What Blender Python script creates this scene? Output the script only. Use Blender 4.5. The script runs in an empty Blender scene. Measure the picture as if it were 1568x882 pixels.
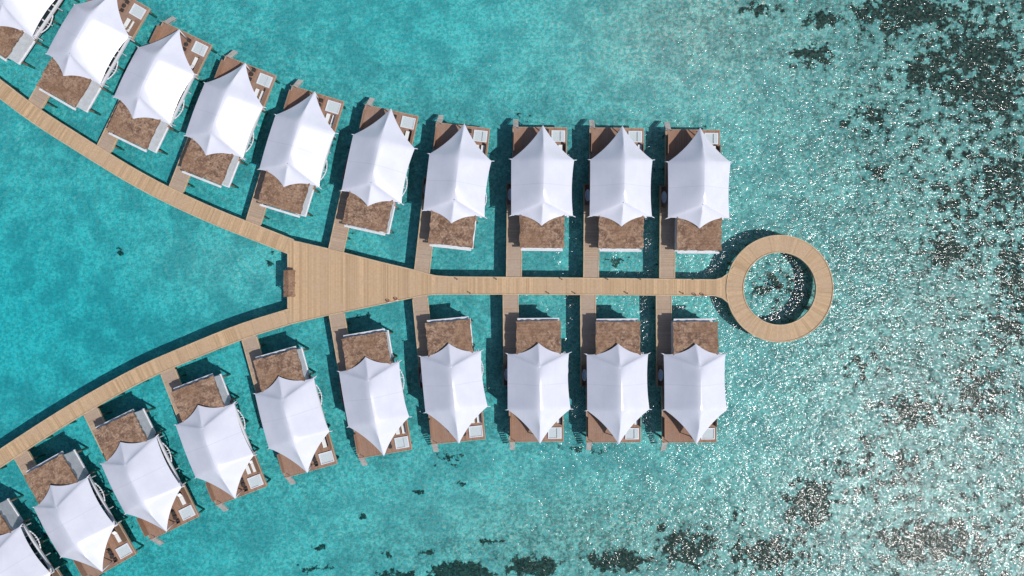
import bpy, bmesh, math, random
import numpy as np
from mathutils import Vector, noise as mnoise

random.seed(7)
H = 106.0           # drone height above the water (m)
DECK = 1.5          # boardwalk level
SEA_BED = -1.7

def P(px, py, z=DECK):
    f = (H - z) / H / 10.0
    return ((px - 784) * f, (441 - py) * f)

scene = bpy.context.scene
scene.view_settings.view_transform = 'Standard'
scene.view_settings.look = 'None'
scene.view_settings.exposure = 0

# ------------------------------------------------------------------ materials
def new_mat(name):
    m = bpy.data.materials.new(name)
    m.use_nodes = True
    nt = m.node_tree
    for n in list(nt.nodes):
        nt.nodes.remove(n)
    return m, nt

def N(nt, typ, **kw):
    n = nt.nodes.new(typ)
    for k, v in kw.items():
        if k.startswith('i_'):
            key = k[2:]
            key = int(key) if key.isdigit() else key
            n.inputs[key].default_value = v
        else:
            setattr(n, k, v)
    return n

def L(nt, a, b):
    nt.links.new(a, b)

def math_(nt, op, a, b=None, c=None, clamp=False):
    n = nt.nodes.new('ShaderNodeMath'); n.operation = op; n.use_clamp = clamp
    for i, v in enumerate((a, b, c)):
        if v is None: continue
        if isinstance(v, (int, float)): n.inputs[i].default_value = v
        else: nt.links.new(v, n.inputs[i])
    return n.outputs[0]

def mix_(nt, fac, a, b, mode='MIX'):
    n = nt.nodes.new('ShaderNodeMix'); n.data_type = 'RGBA'; n.blend_type = mode
    for idx, v in ((0, fac), (6, a), (7, b)):
        if isinstance(v, (int, float)): n.inputs[idx].default_value = v
        elif isinstance(v, tuple): n.inputs[idx].default_value = (*v, 1)
        else: nt.links.new(v, n.inputs[idx])
    return n.outputs[2]

def noise_(nt, vec, scale, detail=4, rough=0.55, dist=0.0):
    n = nt.nodes.new('ShaderNodeTexNoise')
    n.inputs['Scale'].default_value = scale
    n.inputs['Detail'].default_value = detail
    n.inputs['Roughness'].default_value = rough
    n.inputs['Distortion'].default_value = dist
    if vec is not None: nt.links.new(vec, n.inputs['Vector'])
    return n.outputs['Fac']

def smooth_(nt, v, lo, hi, a=0.0, b=1.0):
    n = nt.nodes.new('ShaderNodeMapRange'); n.interpolation_type = 'SMOOTHSTEP'
    nt.links.new(v, n.inputs[0])
    n.inputs[1].default_value = lo; n.inputs[2].default_value = hi
    n.inputs[3].default_value = a; n.inputs[4].default_value = b
    return n.outputs[0]

def finish(nt, color, rough=0.7, bump=None, bstr=0.3, bdist=0.05, spec=0.3):
    b = nt.nodes.new('ShaderNodeBsdfPrincipled')
    if isinstance(color, tuple): b.inputs['Base Color'].default_value = (*color, 1)
    else: nt.links.new(color, b.inputs['Base Color'])
    if isinstance(rough, (int, float)): b.inputs['Roughness'].default_value = rough
    else: nt.links.new(rough, b.inputs['Roughness'])
    b.inputs['Specular IOR Level'].default_value = spec
    if bump is not None:
        bn = nt.nodes.new('ShaderNodeBump')
        bn.inputs['Strength'].default_value = bstr
        bn.inputs['Distance'].default_value = bdist
        nt.links.new(bump, bn.inputs['Height'])
        nt.links.new(bn.outputs[0], b.inputs['Normal'])
    o = nt.nodes.new('ShaderNodeOutputMaterial')
    nt.links.new(b.outputs[0], o.inputs[0])
    return b

def wpos(nt):
    return nt.nodes.new('ShaderNodeNewGeometry').outputs['Position']

def wood_mat(name, c1, c2, c3, plank=0.145, section=3.0):
    m, nt = new_mat(name)
    uv = N(nt, 'ShaderNodeUVMap', uv_map='UVMap')
    sep = N(nt, 'ShaderNodeSeparateXYZ'); L(nt, uv.outputs[0], sep.inputs[0])
    u = sep.outputs[0]; v = sep.outputs[1]
    def wn(size):
        pid = math_(nt, 'FLOOR', math_(nt, 'DIVIDE', u, size))
        w = N(nt, 'ShaderNodeTexWhiteNoise', noise_dimensions='1D'); L(nt, pid, w.inputs['W'])
        return w.outputs['Value']
    a = wn(plank); b = wn(plank * 3)
    t = math_(nt, 'ADD', math_(nt, 'MULTIPLY', a, 0.55), math_(nt, 'MULTIPLY', b, 0.45))
    col = mix_(nt, t, c1, c2)
    pos = wpos(nt)
    big = noise_(nt, pos, 0.25, 3, 0.6)
    col = mix_(nt, smooth_(nt, big, 0.35, 0.75), col, c3)
    fine = noise_(nt, pos, 2.6, 3, 0.7)
    col = mix_(nt, smooth_(nt, fine, 0.3, 0.75, 0.0, 0.45), col, c1)
    fr = math_(nt, 'FRACT', math_(nt, 'DIVIDE', u, plank))
    gap = math_(nt, 'LESS_THAN', fr, 0.1)
    fr2 = math_(nt, 'FRACT', math_(nt, 'DIVIDE', u, section))
    gap2 = math_(nt, 'LESS_THAN', fr2, 0.08 / section)
    g = math_(nt, 'MAXIMUM', math_(nt, 'MULTIPLY', gap, 0.8), math_(nt, 'MULTIPLY', gap2, 0.25))
    col = mix_(nt, g, col, (0.06, 0.045, 0.035))
    finish(nt, col, 0.75, None, spec=0.2)
    return m

M_WALK = wood_mat('boardwalk_timber', (0.35, 0.23, 0.13), (0.63, 0.44, 0.265), (0.47, 0.335, 0.22))
M_JETTY = wood_mat('jetty_timber', (0.29, 0.205, 0.145), (0.48, 0.35, 0.25), (0.38, 0.30, 0.235))
M_DECK = wood_mat('villa_deck_timber', (0.21, 0.115, 0.075), (0.37, 0.22, 0.15), (0.30, 0.21, 0.165))

def plain_mat(name, c, rough=0.6, var=0.2, scale=1.5, spec=0.3, metal=0.0):
    m, nt = new_mat(name)
    pos = wpos(nt)
    n = noise_(nt, pos, scale, 3, 0.65)
    dark = tuple(x * (1 - var) for x in c)
    col = mix_(nt, smooth_(nt, n, 0.3, 0.7), dark, c)
    b = finish(nt, col, rough, None, spec=spec)
    b.inputs['Metallic'].default_value = metal
    return m

M_WALL = plain_mat('white_render_wall', (0.62, 0.63, 0.66), 0.6, 0.16)
M_STEEL = plain_mat('white_painted_steel', (0.64, 0.65, 0.69), 0.35, 0.08)
M_PILE = plain_mat('timber_pile', (0.22, 0.17, 0.13), 0.85, 0.5)
M_BEAM = plain_mat('edge_beam_timber', (0.50, 0.37, 0.24), 0.7, 0.25)
M_CUSH = plain_mat('white_cushion', (0.7, 0.7, 0.7), 0.9, 0.08)
M_DARK = plain_mat('dark_wicker', (0.05, 0.042, 0.038), 0.7, 0.4, 6)
M_GREY = plain_mat('grey_weathered_step', (0.36, 0.35, 0.33), 0.8, 0.3)
M_ORANGE = plain_mat('orange_lifebuoy_plastic', (0.60, 0.10, 0.04), 0.4, 0.1)
M_GLASS = plain_mat('dark_glazing', (0.03, 0.045, 0.055), 0.08, 0.2, 0.5, 0.8)
M_POOL = plain_mat('net_lounge_mesh', (0.50, 0.56, 0.58), 0.8, 0.2, 8)

def thatch_mat():
    m, nt = new_mat('weathered_shingle_thatch')
    pos = wpos(nt)
    n1 = noise_(nt, pos, 1.1, 5, 0.72, 0.4)
    n2 = noise_(nt, pos, 3.2, 4, 0.8)
    n3 = noise_(nt, pos, 0.22, 2, 0.5)
    col = mix_(nt, smooth_(nt, n1, 0.38, 0.62), (0.15, 0.088, 0.06), (0.36, 0.235, 0.16))
    col = mix_(nt, smooth_(nt, n2, 0.54, 0.68, 0, 0.8), col, (0.50, 0.40, 0.32))
    col = mix_(nt, smooth_(nt, n2, 0.46, 0.34, 0, 0.8), col, (0.08, 0.05, 0.035))
    col = mix_(nt, smooth_(nt, n3, 0.4, 0.65, 0, 0.6), col, (0.25, 0.145, 0.09))
    uv = N(nt, 'ShaderNodeUVMap', uv_map='UVMap')
    sep = N(nt, 'ShaderNodeSeparateXYZ'); L(nt, uv.outputs[0], sep.inputs[0])
    fr = math_(nt, 'FRACT', math_(nt, 'DIVIDE', sep.outputs[1], 0.45))
    row = math_(nt, 'LESS_THAN', fr, 0.2)
    col = mix_(nt, math_(nt, 'MULTIPLY', row, 0.2), col, (0.08, 0.05, 0.035))
    finish(nt, col, 0.95, n2, 0.9, 0.2, 0.1)
    return m
M_THATCH = thatch_mat()

def canopy_mat():
    m, nt = new_mat('white_tensile_membrane')
    pos = wpos(nt)
    uv = N(nt, 'ShaderNodeUVMap', uv_map='UVMap')
    sep = N(nt, 'ShaderNodeSeparateXYZ'); L(nt, uv.outputs[0], sep.inputs[0])
    n = noise_(nt, pos, 0.5, 3, 0.6)
    n2 = noise_(nt, pos, 3.0, 3, 0.7)
    col = mix_(nt, smooth_(nt, n, 0.3, 0.75), (0.55, 0.555, 0.62), (0.59, 0.595, 0.655))
    col = mix_(nt, smooth_(nt, n2, 0.55, 0.8, 0, 0.2), col, (0.51, 0.51, 0.56))
    def line(sock, period, w, off=0.0):
        f = math_(nt, 'FRACT', math_(nt, 'DIVIDE', math_(nt, 'ADD', sock, 100.0 * period + off), period))
        return math_(nt, 'LESS_THAN', f, w / period)
    s1 = line(sep.outputs[0], 2.35, 0.06, 0.03)
    s2 = line(sep.outputs[1], 20.0, 0.12, 1.2)
    s = math_(nt, 'MAXIMUM', math_(nt, 'MULTIPLY', s1, 0.15), math_(nt, 'MULTIPLY', s2, 0.35))
    col = mix_(nt, s, col, (0.42, 0.42, 0.48))
    finish(nt, col, 0.26, None, spec=0.7)
    return m
M_CANOPY = canopy_mat()

# ------------------------------------------------------------------ mesh helper
class MB:
    def __init__(s):
        s.v = []; s.f = []; s.uv = []
    def quad(s, pts, uvs=None):
        i = len(s.v); s.v += [tuple(p) for p in pts]
        s.f.append(tuple(range(i, i + len(pts))))
        s.uv.append(uvs if uvs else [(p[0], p[1]) for p in pts])
    def box(s, x0, x1, y0, y1, z0, z1, swap=False):
        if x0 > x1: x0, x1 = x1, x0
        if y0 > y1: y0, y1 = y1, y0
        c = [(x0,y0,z0),(x1,y0,z0),(x1,y1,z0),(x0,y1,z0),(x0,y0,z1),(x1,y0,z1),(x1,y1,z1),(x0,y1,z1)]
        i = len(s.v); s.v += c
        for f in ((0,3,2,1),(4,5,6,7),(0,1,5,4),(1,2,6,5),(2,3,7,6),(3,0,4,7)):
            s.f.append(tuple(i + k for k in f))
            s.uv.append([((c[k][1], c[k][0]) if swap else (c[k][0], c[k][1])) for k in f])
    def tube(s, a, b, r0, r1=None, n=8):
        r1 = r0 if r1 is None else r1
        a = Vector(a); b = Vector(b); d = (b - a).normalized()
        p = d.orthogonal().normalized(); q = d.cross(p)
        i = len(s.v)
        for c, r in ((a, r0), (b, r1)):
            for k in range(n):
                t = 2 * math.pi * k / n
                s.v.append(tuple(c + p * (r * math.cos(t)) + q * (r * math.sin(t))))
        for k in range(n):
            k2 = (k + 1) % n
            s.f.append((i + k, i + k2, i + n + k2, i + n + k)); s.uv.append([(0, 0)] * 4)
        s.f.append(tuple(i + k for k in range(n))); s.uv.append([(0, 0)] * n)
        s.f.append(tuple(i + n + k for k in range(n))); s.uv.append([(0, 0)] * n)
    def obj(s, name, mat, parent=None, smooth=False, weld=False, bevel=0):
        me = bpy.data.meshes.new(name)
        me.from_pydata(s.v, [], s.f)
        uvl = me.uv_layers.new(name='UVMap')
        flat = [c for fu in s.uv for p in fu for c in p]
        uvl.data.foreach_set('uv', flat)
        bm = bmesh.new(); bm.from_mesh(me)
        if weld: bmesh.ops.remove_doubles(bm, verts=bm.verts, dist=0.0005)
        bmesh.ops.recalc_face_normals(bm, faces=bm.faces)
        bm.to_mesh(me); bm.free()
        me.materials.append(mat)
        if smooth:
            for p in me.polygons: p.use_smooth = True
        o = bpy.data.objects.new(name, me)
        scene.collection.objects.link(o)
        if parent: o.parent = parent
        if bevel:
            bv = o.modifiers.new('bevel', 'BEVEL'); bv.width = bevel; bv.segments = 2; bv.limit_method = 'ANGLE'
        return o

def empty(name, loc=(0, 0, 0), rz=0):
    e = bpy.data.objects.new(name, None)
    e.location = loc; e.rotation_euler = (0, 0, rz)
    e.empty_display_size = 0.5
    scene.collection.objects.link(e)
    return e

# ------------------------------------------------------------------ boardwalk
def catmull(pts, step=1.0):
    out = []
    p = [2*np.array(pts[0]) - np.array(pts[1])] + [np.array(q, float) for q in pts] + [2*np.array(pts[-1]) - np.array(pts[-2])]
    for i in range(1, len(p) - 2):
        n = max(2, int(np.linalg.norm(p[i+1] - p[i]) / step))
        for k in range(n):
            t = k / n
            out.append(0.5*((2*p[i]) + (-p[i-1]+p[i+1])*t + (2*p[i-1]-5*p[i]+4*p[i+1]-p[i+2])*t*t + (-p[i-1]+3*p[i]-3*p[i+1]+p[i+2])*t**3))
    out.append(p[-2])
    return out

def strip(left, right, z, thick=0.28, closed=False):
    mb = MB(); n = len(left); s = 0.0
    cnt = n if closed else n - 1
    for i in range(cnt):
        j = (i + 1) % n
        a, b, c, d = left[i], left[j], right[j], right[i]
        ca = (np.array(a)+np.array(d))/2; cb = (np.array(b)+np.array(c))/2
        ds = float(np.linalg.norm(cb - ca))
        wa = float(np.linalg.norm(np.array(a)-np.array(d)))/2; wb = float(np.linalg.norm(np.array(b)-np.array(c)))/2
        uvs = [(s, wa), (s+ds, wb), (s+ds, -wb), (s, -wa)]
        mb.quad([(a[0],a[1],z),(b[0],b[1],z),(c[0],c[1],z),(d[0],d[1],z)], uvs)
        mb.quad([(a[0],a[1],z-thick),(b[0],b[1],z-thick),(c[0],c[1],z-thick),(d[0],d[1],z-thick)], uvs)
        mb.quad([(a[0],a[1],z),(b[0],b[1],z),(b[0],b[1],z-thick),(a[0],a[1],z-thick)], [(0.05,0)]*4)
        mb.quad([(d[0],d[1],z),(c[0],c[1],z),(c[0],c[1],z-thick),(d[0],d[1],z-thick)], [(0.05,0)]*4)
        s += ds
    return mb

def edge_beam(mb, line, z, w=0.16, h=0.09, closed=False):
    n = len(line)
    pts = [np.array(p[:2], float) for p in line]
    offs = []
    for i in range(n):
        a = pts[i-1] if (i > 0 or closed) else pts[i]
        b = pts[(i+1) % n] if (i < n-1 or closed) else pts[i]
        d = b - a; d /= (np.linalg.norm(d) + 1e-9)
        offs.append(np.array([-d[1], d[0]]) * w/2)
    for i in range(n if closed else n-1):
        j = (i+1) % n
        a0, a1 = pts[i]-offs[i], pts[i]+offs[i]; b0, b1 = pts[j]-offs[j], pts[j]+offs[j]
        top = z + h; bot = z - 0.3
        mb.quad([(*a0,top),(*b0,top),(*b1,top),(*a1,top)])
        mb.quad([(*a0,bot),(*b0,bot),(*b0,top),(*a0,top)])
        mb.quad([(*a1,bot),(*b1,bot),(*b1,top),(*a1,top)])

def offset_line(line, w):
    n = len(line); out_l = []; out_r = []
    for i in range(n):
        a = line[max(i-1, 0)]; b = line[min(i+1, n-1)]
        d = b - a; d = d/np.linalg.norm(d); nn = np.array([-d[1], d[0]])
        out_l.append(line[i] + nn*w/2); out_r.append(line[i] - nn*w/2)
    return out_l, out_r

def piles(mb, pts, ztop, r=0.15):
    for p in pts:
        mb.tube((p[0], p[1], SEA_BED - 0.5), (p[0], p[1], ztop), r, n=8)

def walk_object(name, left, right, z, closed=False, pile_step=4.0):
    e = empty(name)
    strip(left, right, z, closed=closed).obj('deck_boards', M_WALK, e)
    eb = MB(); edge_beam(eb, left, z, closed=closed); edge_beam(eb, right, z, closed=closed)
    eb.obj('edge_beams', M_BEAM, e)
    pm = MB(); acc = 0
    for i in range(1, len(left)):
        acc += float(np.linalg.norm((np.array(left[i])+np.array(right[i]) - np.array(left[i-1])-np.array(right[i-1]))/2))
        if acc > pile_step:
            acc = 0
            l, r = np.array(left[i]), np.array(right[i])
            piles(pm, [l*0.93+r*0.07, r*0.93+l*0.07], z-0.29)
            a = l*0.97+r*0.03; b = r*0.97+l*0.03
            pm.tube((a[0],a[1],z-0.42),(b[0],b[1],z-0.42),0.12,n=6)
    pm.obj('piles', M_PILE, e)
    return e

up_c = [(-130,28),(-60,90),(0,136),(55,177),(125,222),(200,268),(262,301),(330,332),(385,354),(446,378)]
lo_c = [(446,484),(370,508),(290,540),(215,573),(140,614),(80,650),(0,702),(-60,742),(-130,795)]
for c, z in ((up_c, 1.492), (lo_c, 1.488)):
    ln = catmull([P(*q) for q in c], 1.0)
    l, r = offset_line(ln, 2.25)
    walk_object('curved_boardwalk', l, r, z)

top = [(441,367),(470,373.5),(500,380.5),(530,388),(585,402),(640,415),(655,419.5),(668,422.5),(690,424),(800,425),(900,426),(1000,427.3),(1095,428.5),(1106,425.5),(1116,418),(1124,408)]
bot = [(441,497),(470,490),(500,483),(530,477),(585,465.5),(640,454),(655,451.5),(668,450.5),(690,450.3),(800,450.5),(900,451),(1000,451.8),(1095,452.5),(1106,456),(1116,464),(1124,475)]
def resample(a, b, step=10):
    xs = sorted(set([q[0] for q in a] + list(range(a[0][0], a[-1][0], step))))
    ya = np.interp(xs, [q[0] for q in a], [q[1] for q in a]); yb = np.interp(xs, [q[0] for q in b], [q[1] for q in b])
    return [P(x, y) for x, y in zip(xs, ya)], [P(x, y) for x, y in zip(xs, yb)]
tl, bl = resample(top, bot)
main = walk_object('main_boardwalk', tl, bl, DECK)
pm = MB()
for gx in range(455, 640, 36):
    for gy in range(385, 480, 24):
        y0 = np.interp(gx, [q[0] for q in top], [q[1] for q in top]); y1 = np.interp(gx, [q[0] for q in bot], [q[1] for q in bot])
        if y0 + 8 < gy < y1 - 8: piles(pm, [P(gx, gy)], 1.2)
pm.obj('plaza_piles', M_PILE, main)
eb = MB(); edge_beam(eb, [P(441, 389), P(441, 472)], DECK); eb.obj('plaza_edge_beam', M_BEAM, main)

cx, cy = P(1194, 442)
ro, ri = 8.03, 5.52
nr = 120
outer = [(cx+ro*math.cos(2*math.pi*k/nr), cy+ro*math.sin(2*math.pi*k/nr)) for k in range(nr)]
inner = [(cx+ri*math.cos(2*math.pi*k/nr), cy+ri*math.sin(2*math.pi*k/nr)) for k in range(nr)]
walk_object('circular_boardwalk', outer, inner, DECK+0.012, closed=True, pile_step=3.2)

# ------------------------------------------------------------------ canopy
def canopy_mesh(m, rnd):
    j = lambda s=0.07: rnd.uniform(-s, s)
    corners = [((0.0+j(), 7.75), 4.3), ((4.6+j(), 2.75+j()), 3.9), ((4.5+j(), -5.5+j()), 3.8), ((-0.1+j(), -7.1), 4.75), ((-4.6+j(), -5.5+j()), 3.8), ((-4.6+j(), 2.75+j()), 3.9)]
    pull = [0.40, 0.28, 0.50, 0.50, 0.0, 0.40]
    ne = 18; nr_ = 20
    ring = []
    for i in range(6):
        (a, za), (b, zb) = corners[i], corners[(i+1) % 6]
        a = np.array(a); b = np.array(b); mid = (a+b)/2
        d = b - a; nrm = np.array([-d[1], d[0]]); nrm /= np.linalg.norm(nrm)
        if np.dot(nrm, mid) > 0: nrm = -nrm
        ctrl = mid + nrm * pull[i] * 2
        for k in range(ne):
            t = k/ne
            p = (1-t)**2*a + 2*t*(1-t)*ctrl + t*t*b
            z = za + (zb-za)*t + 0.2*math.sin(math.pi*t)
            ring.append((p, z, math.sin(math.pi*t)**2, i))
    def ridge(v):
        s = v/7.5
        vv = 5.2*math.tanh(s*1.25)
        z = 6.6 - 0.042*vv*vv + 0.2*math.exp(-((vv-2.4)/1.3)**2) + 0.18*math.exp(-((vv+2.4)/1.3)**2)
        return vv, z
    def prof(t):
        return 1 - (math.sqrt(t*t+0.012)-0.1095)/(math.sqrt(1.012)-0.1095)
    mb = MB(); grid = []
    for jj in range(nr_+1):
        t = jj/nr_; row = []
        for (p, z, sg, sec) in ring:
            rv, rz = ridge(p[1])
            x = p[0]*t; y = rv + (p[1]-rv)*t
            zz = z + (rz-z)*prof(t) - 0.12*sg*math.sin(math.pi*t)
            row.append((x, y*m, zz))
        grid.append(row)
    n = len(ring)
    for jj in range(nr_):
        for k in range(n):
            k2 = (k+1) % n
            pts = [grid[jj][k], grid[jj][k2], grid[jj+1][k2], grid[jj+1][k]]
            if jj == 0 and (Vector(pts[0])-Vector(pts[1])).length < 1e-3:
                pts = [pts[0], pts[2], pts[3]]
            mb.quad(pts, [(q[0], q[1]*m) for q in pts])
    return mb, corners

# ------------------------------------------------------------------ villa
UP = [P(*q) for q in [(-160,2),(-60,90),(0,136),(55,177),(125,222),(200,268),(262,301),(330,332),(385,354),(441,378),(530,402),(640,430),(670,437),(1110,440)]]
LO = [P(*q) for q in [(1110,440),(670,437),(640,444),(600,453),(500,470),(441,484),(370,508),(290,540),(215,573),(140,614),(80,650),(0,702),(-160,815)]]

def ray_hit(o, d, line):
    best = None
    for i in range(len(line)-1):
        a = np.array(line[i]); b = np.array(line[i+1]); e = b-a
        den = d[0]*(-e[1]) + e[0]*d[1]
        if abs(den) < 1e-9: continue
        w = a - o
        t = (w[0]*(-e[1]) + e[0]*w[1])/den
        s = (d[0]*w[1] - d[1]*w[0])/den
        if t > 0 and -0.001 <= s <= 1.001 and (best is None or t < best): best = t
    return best

def villa(cpx, cpy, theta, upper, seed):
    rnd = random.Random(seed)
    m = 1 if upper else -1
    X, Y = P(cpx, cpy, 5.0)
    rz = math.radians(-theta if upper else theta)
    e = empty('overwater_villa', (X, Y, 0), rz)
    cb, corners = canopy_mesh(m, rnd)
    cb.obj('canopy', M_CANOPY, e, smooth=True, weld=True)
    dz = 1.42
    d = MB()
    d.box(-4.4, 3.6, 2.6*m, 8.0*m, dz-0.25, dz)
    d.box(-4.4, 3.25, -6.0*m, 2.597*m, dz-0.26, dz-0.01)
    d.obj('deck', M_DECK, e)
    c, s = math.cos(rz), math.sin(rz)
    def tw(u, v):
        v *= m; return np.array([X+u*c-v*s, Y+u*s+v*c])
    o = tw(-4.05, -6.0); dd = tw(-4.05, -7.0) - o
    t = ray_hit(o, dd, UP if upper else LO) or 9.5
    vend = -6.0 - t
    j = MB()
    j.box(-5.2, -2.95, vend*m, -1.5*m, dz-0.2, dz+0.012, swap=True)
    j.obj('jetty_arm', M_JETTY, e)
    je = MB()
    for uu in (-5.2, -2.95):
        je.box(uu-0.07, uu+0.07, (vend+1.35)*m, -1.5*m if uu < -4 else -10.6*m, dz-0.25, dz+0.07)
    je.obj('jetty_kerbs', M_BEAM, e)
    w = MB()
    w.box(-3.0, 3.05, -10.15*m, -4.2*m, 1.2, 4.0)
    w.box(-3.15, 3.2, -10.3*m, -4.05*m, 1.0, 1.25)
    w.obj('bathroom_walls', M_WALL, e, bevel=0.02)
    th = MB()
    nx, ny = 16, 14
    gx = [-3.3 + 6.55*i/nx for i in range(nx+1)]; gy = [-10.3 + 6.4*i/ny for i in range(ny+1)]
    g = [[(gx[i] + (rnd.uniform(-.09,.09) if i in (0,nx) else 0), (gy[k] + (rnd.uniform(-.09,.09) if k in (0,ny) else 0))*m,
           4.22 + 0.10*(1-abs((k/ny)*2-1)) + rnd.uniform(-.03,.03)) for i in range(nx+1)] for k in range(ny+1)]
    for k in range(ny):
        for i in range(nx):
            th.quad([g[k][i], g[k][i+1], g[k+1][i+1], g[k+1][i]])
    loop = [g[0][i] for i in range(nx+1)] + [g[k][nx] for k in range(1,ny+1)] + [g[ny][i] for i in range(nx-1,-1,-1)] + [g[k][0] for k in range(ny-1,0,-1)]
    for i in range(len(loop)):
        a = loop[i]; b = loop[(i+1)%len(loop)]
        th.quad([a, b, (b[0],b[1],4.01), (a[0],a[1],4.01)])
    th.obj('shingle_roof', M_THATCH, e, weld=True)
    pc = MB(); pc.box(-3.1, 3.1, -10.72*m, -10.42*m, 3.5, 3.62)
    for uu in (-2.8, 0, 2.8): pc.box(uu-.06, uu+.06, -10.7*m, -10.152*m, 3.35, 3.5)
    pc.obj('gutter', M_WALL, e)
    w = MB()
    for (a0,a1,b0,b1) in ((-3.2,-3.0,-4.0,2.2),(3.0,3.2,-4.0,2.2)):
        w.box(a0,a1,b0*m,b1*m,1.43,1.75); w.box(a0,a1,b0*m,b1*m,3.45,3.6)
        for vv in (-4.0,-1.0,1.98): w.box(a0-.01,a1+.01,(vv)*m,(vv+.2)*m,1.75,3.45)
    w.box(-3.0,3.0,2.0*m,2.2*m,3.35,3.6)
    w.obj('pavilion_frame', M_WALL, e)
    gl = MB(); gl.box(-3.11,-3.07,-3.9*m,2.1*m,1.76,3.44); gl.box(3.07,3.11,-3.9*m,2.1*m,1.76,3.44); gl.box(-2.95,2.95,2.08*m,2.12*m,1.43,3.34)
    gl.obj('glazing', M_GLASS, e)
    r = MB()
    r.box(3.72, 4.02, -5.6*m, 2.9*m, 2.30, 2.62)
    for vv in (-5.3, -2.6, 0.1, 2.6):
        r.box(3.22, 3.718, (vv-.1)*m, (vv+.1)*m, 2.38, 2.54)
        r.tube((3.87,vv*m,1.0),(3.87,vv*m,2.3),0.09,n=6)
    r.obj('outrigger_beam', M_STEEL, e)
    r = MB()
    pts = [(3.98 + 0.42*math.sin(math.pi*k/8), (-4.4 + 3.2*k/8)*m) for k in range(9)]
    for k in range(8):
        a, b = pts[k], pts[k+1]
        r.tube((a[0],a[1],2.2),(b[0],b[1],2.2),0.09,n=6)
    r.tube((3.1,-3.0*m,1.35),(4.3,-3.0*m,2.1),0.06,n=6)
    for (q, z) in corners:
        if abs(q[0]) > 1:
            sx = 1 if q[0] > 0 else -1
            r.tube((sx*3.2, q[1]*0.93*m, 1.2), (q[0], q[1]*m, z), 0.10, 0.07)
            r.tube((q[0]*0.99, q[1]*m, z-0.02), (q[0]+sx*0.4, q[1]*1.03*m, z-0.25), 0.07, 0.05)
    r.tube((0, 7.2*m, 1.3), (0, 7.6*m, 4.25), 0.09, 0.06)
    r.tube((0, 2.4*m, 1.3), (0, 2.4*m, 6.3), 0.14, 0.1); r.tube((0, -2.4*m, 1.3), (0, -2.4*m, 6.3), 0.14, 0.1)
    r.obj('masts_and_rails', M_STEEL, e, smooth=True)
    b = MB()
    b.box(-5.25,-4.42,-3.7*m,-0.6*m,1.1,1.38)
    b.box(-5.32,-5.2,-3.8*m,-0.5*m,1.1,2.15); b.box(-5.2,-4.5,-3.8*m,-3.68*m,1.1,2.15); b.box(-5.2,-4.5,-0.62*m,-0.5*m,1.1,2.15)
    b.obj('bath_bay_screen', M_DECK, e)
    b = MB(); ring_o = []; nn = 20
    tc = (-4.76, -2.2)
    prof = [(0.28,0.7,1.45),(0.36,0.85,1.95),(0.40,0.9,2.0),(0.33,0.8,1.97),(0.26,0.65,1.6)]
    for (ru, rv, zz) in prof:
        ring_o.append([(tc[0]+ru*math.cos(2*math.pi*k/nn), (tc[1]+rv*math.sin(2*math.pi*k/nn))*m, zz) for k in range(nn)])
    for a_, b_ in zip(ring_o[:-1], ring_o[1:]):
        for k in range(nn): b.quad([a_[k], a_[(k+1)%nn], b_[(k+1)%nn], b_[k]])
    b.quad(ring_o[-1]); b.quad(ring_o[0])
    b.obj('bathtub', M_STEEL, e, smooth=True, weld=True)
    f = MB()
    a0,a1,b0,b1 = 1.35,3.4,5.9,7.6
    f.box(a0,a1,b0*m,(b0+.12)*m,1.43,1.60); f.box(a0,a1,(b1-.12)*m,b1*m,1.43,1.60)
    f.box(a0,a0+.12,(b0+.12)*m,(b1-.12)*m,1.43,1.60); f.box(a1-.12,a1,(b0+.12)*m,(b1-.12)*m,1.43,1.60)
    f.obj('lounge_frame', M_STEEL, e)
    f = MB()
    if rnd.random() < 0.5:
        f.box(a0+.12,a1-.12,(b0+.12)*m,(b1-.12)*m,1.44,1.50)
    else:
        f.box(a0+.12,a1-.75,(b0+.12)*m,(b1-.12)*m,1.44,1.50); f.box(a1-.7,a1-.12,(b0+.12)*m,(b1-.12)*m,1.44,1.62)
    f.obj('lounge_net', M_POOL, e)
    k1 = rnd.uniform(-0.15,0.5)
    fr = MB(); cu = MB()
    for uu in ((2.0+k1*0.3, 2.95+k1*0.3) if rnd.random() < 0.6 else (2.7,)):
        vv = 3.9 + k1
        fr.box(uu-.33,uu+.33,vv*m,(vv+1.3)*m,1.62,1.70)
        for (q1,q2) in ((-.3,0.05),(.24,0.05),(-.3,1.2),(.24,1.2)): fr.box(uu+q1,uu+q1+.06,(vv+q2)*m,(vv+q2+.06)*m,1.42,1.62)
        cu.box(uu-.29,uu+.29,(vv+.02)*m,(vv+1.28)*m,1.703,1.78)
        cu.quad([(uu-.29,(vv-.0)*m,1.72),(uu+.29,(vv-.0)*m,1.72),(uu+.29,(vv-.55)*m,2.08),(uu-.29,(vv-.55)*m,2.08)])
        fr.quad([(uu-.33,(vv-.0)*m,1.68),(uu+.33,(vv-.0)*m,1.68),(uu+.33,(vv-.6)*m,2.06),(uu-.33,(vv-.6)*m,2.06)])
    tv = 6.7 + rnd.uniform(-.3,.3); tu = rnd.uniform(0.2,0.7)
    fr.tube((tu,tv*m,1.42),(tu,tv*m,1.85),0.05); fr.tube((tu,tv*m,1.85),(tu,tv*m,1.9),0.33,n=14)
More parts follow.
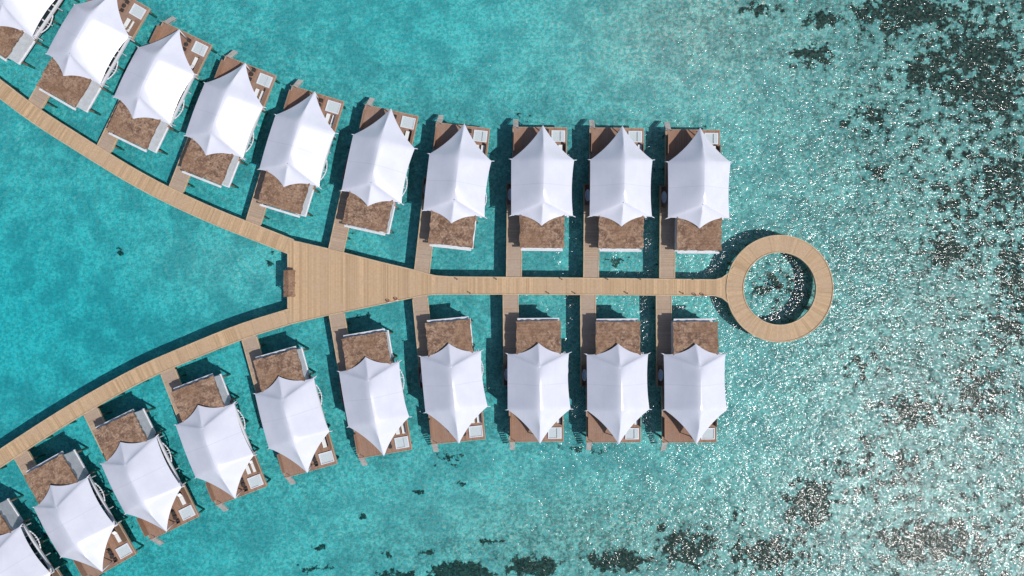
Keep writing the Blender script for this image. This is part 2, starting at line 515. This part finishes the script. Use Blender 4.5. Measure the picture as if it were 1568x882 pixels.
    for sgn in (-1,1):
        su = tu+0.05*sgn; sv = tv+0.72*sgn
        if sv < 7.6:
            fr.box(su-.25,su+.25,(sv-.25)*m,(sv+.25)*m,1.62,1.74); fr.box(su-.25,su+.25,(sv+.2*sgn)*m,(sv+.28*sgn)*m,1.745,2.1)
            for q in (-.22,.17): fr.box(su+q,su+q+.05,(sv-.2)*m,(sv-.15)*m,1.42,1.62); fr.box(su+q,su+q+.05,(sv+.12)*m,(sv+.17)*m,1.42,1.62)
    fr.obj('furniture_frames', M_DARK, e); cu.obj('lounger_cushions', M_CUSH, e)
    st = MB()
    for k in range(6):
        st.box(-4.45,-3.65,(8.02+0.26*k)*m,(8.02+0.26*k+.23)*m,dz-0.12-0.24*k,dz-0.06-0.24*k)
    st.quad([(-4.5,8.0*m,dz-.2),(-4.5,9.6*m,dz-1.7),(-4.5,9.6*m,dz-1.5),(-4.5,8.0*m,dz)])
    st.quad([(-3.6,8.0*m,dz-.2),(-3.6,9.6*m,dz-1.7),(-3.6,9.6*m,dz-1.5),(-3.6,8.0*m,dz)])
    st.tube((-4.4,7.9*m,dz),(-4.4,7.9*m,dz+1),.04); st.tube((-3.65,7.9*m,dz),(-3.65,7.9*m,dz+1),.04)
    st.obj('sea_stair', M_GREY, e)
    tr = MB()
    tr.box(-4.52,-4.402,-0.4*m,8.1*m,dz-.3,dz+.05); tr.box(3.602,3.72,2.5*m,8.1*m,dz-.3,dz+.05); tr.box(-4.40,3.60,8.002*m,8.1*m,dz-.3,dz+.05)
    tr.obj('deck_trim', M_JETTY, e)
    ps = MB(); ps.box(-4.34,-4.26,4.2*m,7.2*m,dz,dz+1.1); ps.box(3.46,3.54,2.9*m,5.6*m,dz,dz+1.1)
    ps.obj('timber_screens', M_DECK, e)
    pm = MB()
    for uu in (-4.2,-0.4,3.2):
        for vv in (-9.8,-6,-2,2.6,7.7): pm.tube((uu,vv*m,SEA_BED-.5),(uu,vv*m,1.15),0.17,n=8)
    vv = -12.2
    while vv > vend+1.5:
        for uu in (-5.0,-3.15): pm.tube((uu,vv*m,SEA_BED-.5),(uu,vv*m,1.2),0.13,n=8)
        vv -= 2.6
    pm.obj('piles', M_PILE, e)
    return e

ups = [(1074,275,0.5),(953.5,272,0.5),(831.5,271,0.6),(701,268,6.5),(579.5,243,12.5),(456,215,17),(343,169,21.5),(236,115,26),(134,52,30),(34,-22,34)]
los = [(1068.5,601,0.5),(948.5,601,0.5),(826,600,0.6),(695,600,5.5),(573,620,9.7),(447,648,15.5),(329,690,21),(216,744,26),(113,808,29.5),(14,884,33)]
for i, (x, y, t) in enumerate(ups): villa(x, y, t, True, 100+i)
for i, (x, y, t) in enumerate(los): villa(x, y, t, False, 200+i)

# ------------------------------------------------------------------ small structures
X, Y = P(443, 434, 2.6)
e = empty('shade_shelter', (X, Y, 0))
a = MB()
nx, ny = 6, 12
g = [[(-0.85+1.7*i/nx+random.uniform(-.03,.03), -2.0+4.0*k/ny+random.uniform(-.03,.03), 3.0-0.35*abs(i/nx*2-1)+random.uniform(-.02,.02)) for i in range(nx+1)] for k in range(ny+1)]
for k in range(ny):
    for i in range(nx): a.quad([g[k][i],g[k][i+1],g[k+1][i+1],g[k+1][i]])
a.obj('thatched_roof', M_THATCH, e, weld=True)
a = MB()
for uu in (-.65,.65):
    for vv in (-1.8,0,1.8): a.tube((uu,vv,SEA_BED-.5 if uu<0 else DECK),(uu,vv,2.72),0.07)
a.box(-.8,.2,-2.0,2.0,1.25,1.49); a.obj('posts_and_floor', M_BEAM, e)
a = MB(); a.box(-.5,0.0,-1.6,1.6,1.9,1.98); a.box(-.5,-.42,-1.6,1.6,1.982,2.4)
for vv in (-1.5,1.4): a.box(-.45,-.05,vv,vv+.1,1.5,1.9)
a.obj('bench', M_DECK, e)

def lifebuoy(px, py, rz):
    X, Y = P(px, py, 2)
    e = empty('lifebuoy_stand', (X, Y, 0), rz)
    a = MB(); a.tube((0,0,DECK-.2),(0,0,2.4),0.05); a.box(-.2,.2,-.05,.05,2.0,2.1); a.obj('post', M_STEEL, e)
    a = MB(); n1, n2 = 24, 8
    def pt(i, j):
        t = 2*math.pi*i/n1; s = 2*math.pi*j/n2; R = 0.24+0.07*math.cos(s)
        x = R*math.cos(t); y = R*math.sin(t); z = 0.07*math.sin(s)
        return (x, 0.12 + y*0.35 + z*0.4, 2.1 + y*0.9 - z*0.5)
    for i in range(n1):
        for j in range(n2): a.quad([pt(i,j),pt(i+1,j),pt(i+1,j+1),pt(i,j+1)])
    a.obj('lifebuoy', M_ORANGE, e, smooth=True, weld=True)
for q in ((596,463,0.2),(608,460,0.2),(1067,453.5,0),(1079,453.5,0)): lifebuoy(*q)

def bollard(px, py):
    X, Y = P(px, py, 1.7)
    e = empty('bollard_light', (X, Y, 0))
    a = MB(); a.tube((0,0,DECK-.1),(0,0,2.1),0.06); a.tube((0,0,2.1),(0,0,2.2),0.11,0.09); a.obj('post', M_DARK, e)
for x in (700,760,860,930,980,1060): bollard(x, 427.5)
for x in (720,840,880,960,1045): bollard(x, 449)
X, Y = P(1193, 440, 0.3)
e = empty('mooring_post', (X, Y, 0))
a = MB(); a.tube((0,0,SEA_BED-.4),(0,0,0.9),0.13,0.11); a.tube((0,0,0.9),(0,0,1.0),0.17,0.05)
a.box(-.32,.32,-.32,.32,0.12,0.2); a.tube((-.3,0,.5),(.3,0,.5),.05); a.obj('post', M_DARK, e)

# ------------------------------------------------------------------ sea bed and water sheets
def axis(lo, hi, step):
    core = np.arange(lo, hi+step/2, step)
    return np.concatenate([[-5000,-2500,-1200,-600,-300,-180],core,[180,300,600,1200,2500,5000]])
xs = axis(-105, 105, 0.6); ys = axis(-70, 70, 0.6)
GX, GY = np.meshgrid(xs, ys)
def sig(t): return 1/(1+np.exp(-np.clip(t, -40, 40)))
def blob(px, py, rx, ry, amp):
    x, y = (px-784)/10*1.016, (441-py)/10*1.016
    return amp*np.exp(-((GX-x)/(rx/10))**2 - ((GY-y)/(ry/10))**2)

depth = 1.0 + 0*GX
depth += 0.55*sig((-GX-52)/9)*np.exp(-((GY+6)/19)**2)
depth += 0.16*sig((-GX-30)/12)
depth += blob(150,860,260,90,0.22)
depth -= 0.48*sig((GX-24)/13)
depth -= blob(900,830,320,110,0.28)
depth -= blob(1020,60,170,110,0.28)
depth += blob(640,40,170,80,0.15)
depth -= blob(330,410,150,60,0.25)
depth = np.clip(depth, 0.3, 2.2)

reef = 0*GX
B = [(1390,18,130,45,.47),(1240,85,60,32,.45),(1262,30,48,26,.44),(1160,15,60,24,.42),(1500,80,95,65,.45),(1510,140,95,55,.45),(1430,110,85,55,.41),
     (1345,262,28,14,.48),(1292,190,18,12,.45),(1530,280,80,100,.39),(1450,385,50,36,.49),(1555,420,60,120,.41),(1480,310,90,90,.34),(1540,500,70,50,.40),(1330,180,60,50,.34),
     (1400,630,80,40,.45),(1500,600,90,70,.39),(1240,770,64,62,.49),(1430,830,150,55,.45),(1350,720,150,80,.35),(1055,840,75,48,.53),(1170,850,115,50,.46),
     (945,860,78,26,.55),(820,868,72,26,.55),(705,878,68,24,.66),(600,880,60,16,.47),(490,838,40,12,.43),(555,790,12,9,.52),(640,752,14,9,.52),(708,741,16,13,.48),
     (590,850,26,8,.44),(660,845,26,8,.47),(750,828,36,9,.44),(480,870,40,11,.45),(825,830,14,9,.46),(1015,810,18,16,.46),(1130,790,46,30,.39),(1310,560,60,50,.34),
     (185,387,24,18,.37),(412,397,20,22,.38),(560,480,30,16,.35),(1185,440,55,50,.40),(560,350,60,22,.33),(690,705,44,30,.38),(780,655,30,60,.35),(800,180,30,12,.40),(945,400,40,18,.38),(890,690,80,20,.36),(870,600,20,60,.33)]
for b in B: reef = np.maximum(reef, blob(*b))
far = np.maximum(0, 0.32*sig((GX-46)/6))*(0.64+0.36*sig((GY-5)/12)+0.2*sig((-GY-22)/6))
reef = np.where(far > 0.03, np.maximum(reef, far) + 0.22*np.minimum(reef, far), reef)
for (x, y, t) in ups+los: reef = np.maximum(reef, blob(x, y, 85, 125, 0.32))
reef = np.clip(reef, 0, 0.58)
rub = np.clip(1.0*sig((GX-42)/9) + blob(900,850,400,70,.6) + blob(1060,30,130,70,.35) + blob(950,760,200,80,.3)+ blob(1190,440,60,60,.4), 0, 1)
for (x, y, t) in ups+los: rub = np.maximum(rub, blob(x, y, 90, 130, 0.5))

zb = np.zeros_like(GX)
core = (np.abs(GX) < 104) & (np.abs(GY) < 69)
for idx in zip(*np.nonzero(core)):
    x, y = GX[idx], GY[idx]
    zb[idx] = 0.18*mnoise.noise((x*0.12, y*0.12, 0)) + 0.8*max(0, reef[idx]-0.3)*(1+mnoise.noise((x*0.6, y*0.6, 3)))

def sheet(name, z, mat, attrs, zoff=None):
    ny, nx = GX.shape
    Z = (zoff if zoff is not None else 0*GX) + z
    co = np.stack([GX, GY, Z], -1).reshape(-1, 3).astype(np.float32)
    i = (np.arange(ny-1)[:, None]*nx + np.arange(nx-1)[None]).ravel()
    F = np.stack([i, i+1, i+nx+1, i+nx], -1)
    me = bpy.data.meshes.new(name)
    me.vertices.add(len(co)); me.vertices.foreach_set('co', co.ravel())
    me.loops.add(F.size); me.loops.foreach_set('vertex_index', F.ravel().astype(np.int32))
    me.polygons.add(len(F)); me.polygons.foreach_set('loop_start', (np.arange(len(F))*4).astype(np.int32))
    try: me.polygons.foreach_set('loop_total', np.full(len(F), 4, np.int32))
    except Exception: pass
    me.update(calc_edges=True)
    me.polygons.foreach_set('use_smooth', np.ones(len(F), bool))
    for k, v in attrs.items():
        at = me.attributes.new(k, 'FLOAT', 'POINT'); at.data.foreach_set('value', v.ravel().astype(np.float32))
    me.validate()
    me.materials.append(mat)
    o = bpy.data.objects.new(name, me); scene.collection.objects.link(o)
    return o

m, nt = new_mat('coral_sand_seabed')
pos = wpos(nt)
ra = N(nt, 'ShaderNodeAttribute', attribute_name='reef').outputs['Fac']
ru = N(nt, 'ShaderNodeAttribute', attribute_name='rubble').outputs['Fac']
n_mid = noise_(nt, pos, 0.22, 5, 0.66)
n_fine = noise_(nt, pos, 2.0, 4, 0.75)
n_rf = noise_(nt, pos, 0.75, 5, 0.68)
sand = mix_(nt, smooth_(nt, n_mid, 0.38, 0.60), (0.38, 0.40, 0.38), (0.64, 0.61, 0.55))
sand = mix_(nt, smooth_(nt, n_fine, 0.40, 0.58, 0.6, 0.0), sand, (0.28, 0.29, 0.275))  # fine mottle: caustic light ripples painted into the sand colour
rc = mix_(nt, smooth_(nt, n_fine, 0.44, 0.60), (0.075, 0.07, 0.062), (0.41, 0.36, 0.315))
rf = math_(nt, 'MULTIPLY', ru, smooth_(nt, n_rf, 0.42, 0.56, 0.32, 0.97), clamp=True)
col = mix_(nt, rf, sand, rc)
v = math_(nt, 'ADD', n_rf, ra)
rmask = smooth_(nt, v, 0.85, 0.91)
coral = mix_(nt, smooth_(nt, n_fine, 0.35, 0.68), (0.018, 0.016, 0.014), (0.10, 0.08, 0.06))
col = mix_(nt, math_(nt, 'MULTIPLY', rmask, 0.95), col, coral)
finish(nt, col, 0.95, n_fine, 0.8, 0.3, 0.0)
M_BED = m
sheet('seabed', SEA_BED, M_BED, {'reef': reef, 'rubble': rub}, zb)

m, nt = new_mat('lagoon_water')
pos = wpos(nt)
dp = N(nt, 'ShaderNodeAttribute', attribute_name='depth').outputs['Fac']
mp = N(nt, 'ShaderNodeMapping'); mp.inputs['Rotation'].default_value = (0, 0, math.radians(35)); mp.inputs['Scale'].default_value = (0.8, 1.4, 1)
L(nt, pos, mp.inputs['Vector'])
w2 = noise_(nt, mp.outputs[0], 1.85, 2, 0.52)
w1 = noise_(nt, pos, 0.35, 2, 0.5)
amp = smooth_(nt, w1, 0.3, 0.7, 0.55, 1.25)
d_caustic = math_(nt, 'ADD', dp, math_(nt, 'MULTIPLY', amp, smooth_(nt, w2, 0.25, 0.75, 0.46, -0.46)))  # wave noise in the tint depth, painting in light focused by ripples
d_caustic = math_(nt, 'MAXIMUM', d_caustic, 0.12)
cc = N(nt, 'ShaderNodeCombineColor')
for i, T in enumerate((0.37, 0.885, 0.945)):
    L(nt, math_(nt, 'POWER', T, d_caustic), cc.inputs[i])
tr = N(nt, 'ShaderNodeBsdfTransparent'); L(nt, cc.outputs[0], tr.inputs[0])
gl = N(nt, 'ShaderNodeBsdfGlossy'); gl.inputs['Roughness'].default_value = 0.12
h = math_(nt, 'ADD', math_(nt, 'MULTIPLY', w1, 1.0), math_(nt, 'MULTIPLY', w2, math_(nt, 'ADD', math_(nt, 'MULTIPLY', amp, 0.5), 0.5)))
bn = N(nt, 'ShaderNodeBump'); bn.inputs['Strength'].default_value = 1.0; bn.inputs['Distance'].default_value = 0.165
L(nt, h, bn.inputs['Height']); L(nt, bn.outputs[0], gl.inputs['Normal'])
fr = N(nt, 'ShaderNodeFresnel'); fr.inputs['IOR'].default_value = 1.34
mx = N(nt, 'ShaderNodeMixShader'); L(nt, fr.outputs[0], mx.inputs[0]); L(nt, tr.outputs[0], mx.inputs[1]); L(nt, gl.outputs[0], mx.inputs[2])
o = N(nt, 'ShaderNodeOutputMaterial'); L(nt, mx.outputs[0], o.inputs[0])
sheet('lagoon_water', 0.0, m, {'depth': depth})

# ------------------------------------------------------------------ light
ELEV, AZ = 55.0, 120.0
w = bpy.data.worlds.new('World'); scene.world = w; w.use_nodes = True
nt = w.node_tree
sky = nt.nodes.new('ShaderNodeTexSky'); sky.sky_type = 'NISHITA'; sky.sun_disc = False
sky.sun_elevation = math.radians(ELEV); sky.sun_rotation = math.radians(AZ)
bg = nt.nodes['Background']; nt.links.new(sky.outputs[0], bg.inputs[0]); bg.inputs[1].default_value = 0.11
sd = bpy.data.lights.new('sun', 'SUN'); sd.energy = 4.0; sd.angle = math.radians(0.5); sd.color = (1, 0.965, 0.92)
so = bpy.data.objects.new('sun', sd); scene.collection.objects.link(so)
el, az = math.radians(ELEV), math.radians(AZ)
dv = Vector((math.sin(az)*math.cos(el), math.cos(az)*math.cos(el), math.sin(el)))
so.rotation_euler = dv.to_track_quat('Z', 'Y').to_euler(); so.location = (60, -40, 90)

cd = bpy.data.cameras.new('camera'); cd.sensor_width = 36; cd.lens = 36*H/156.8
cd.clip_end = 12000
co = bpy.data.objects.new('camera', cd); scene.collection.objects.link(co)
co.location = (0, 0, H); co.rotation_euler = (0, 0, 0)
scene.camera = co
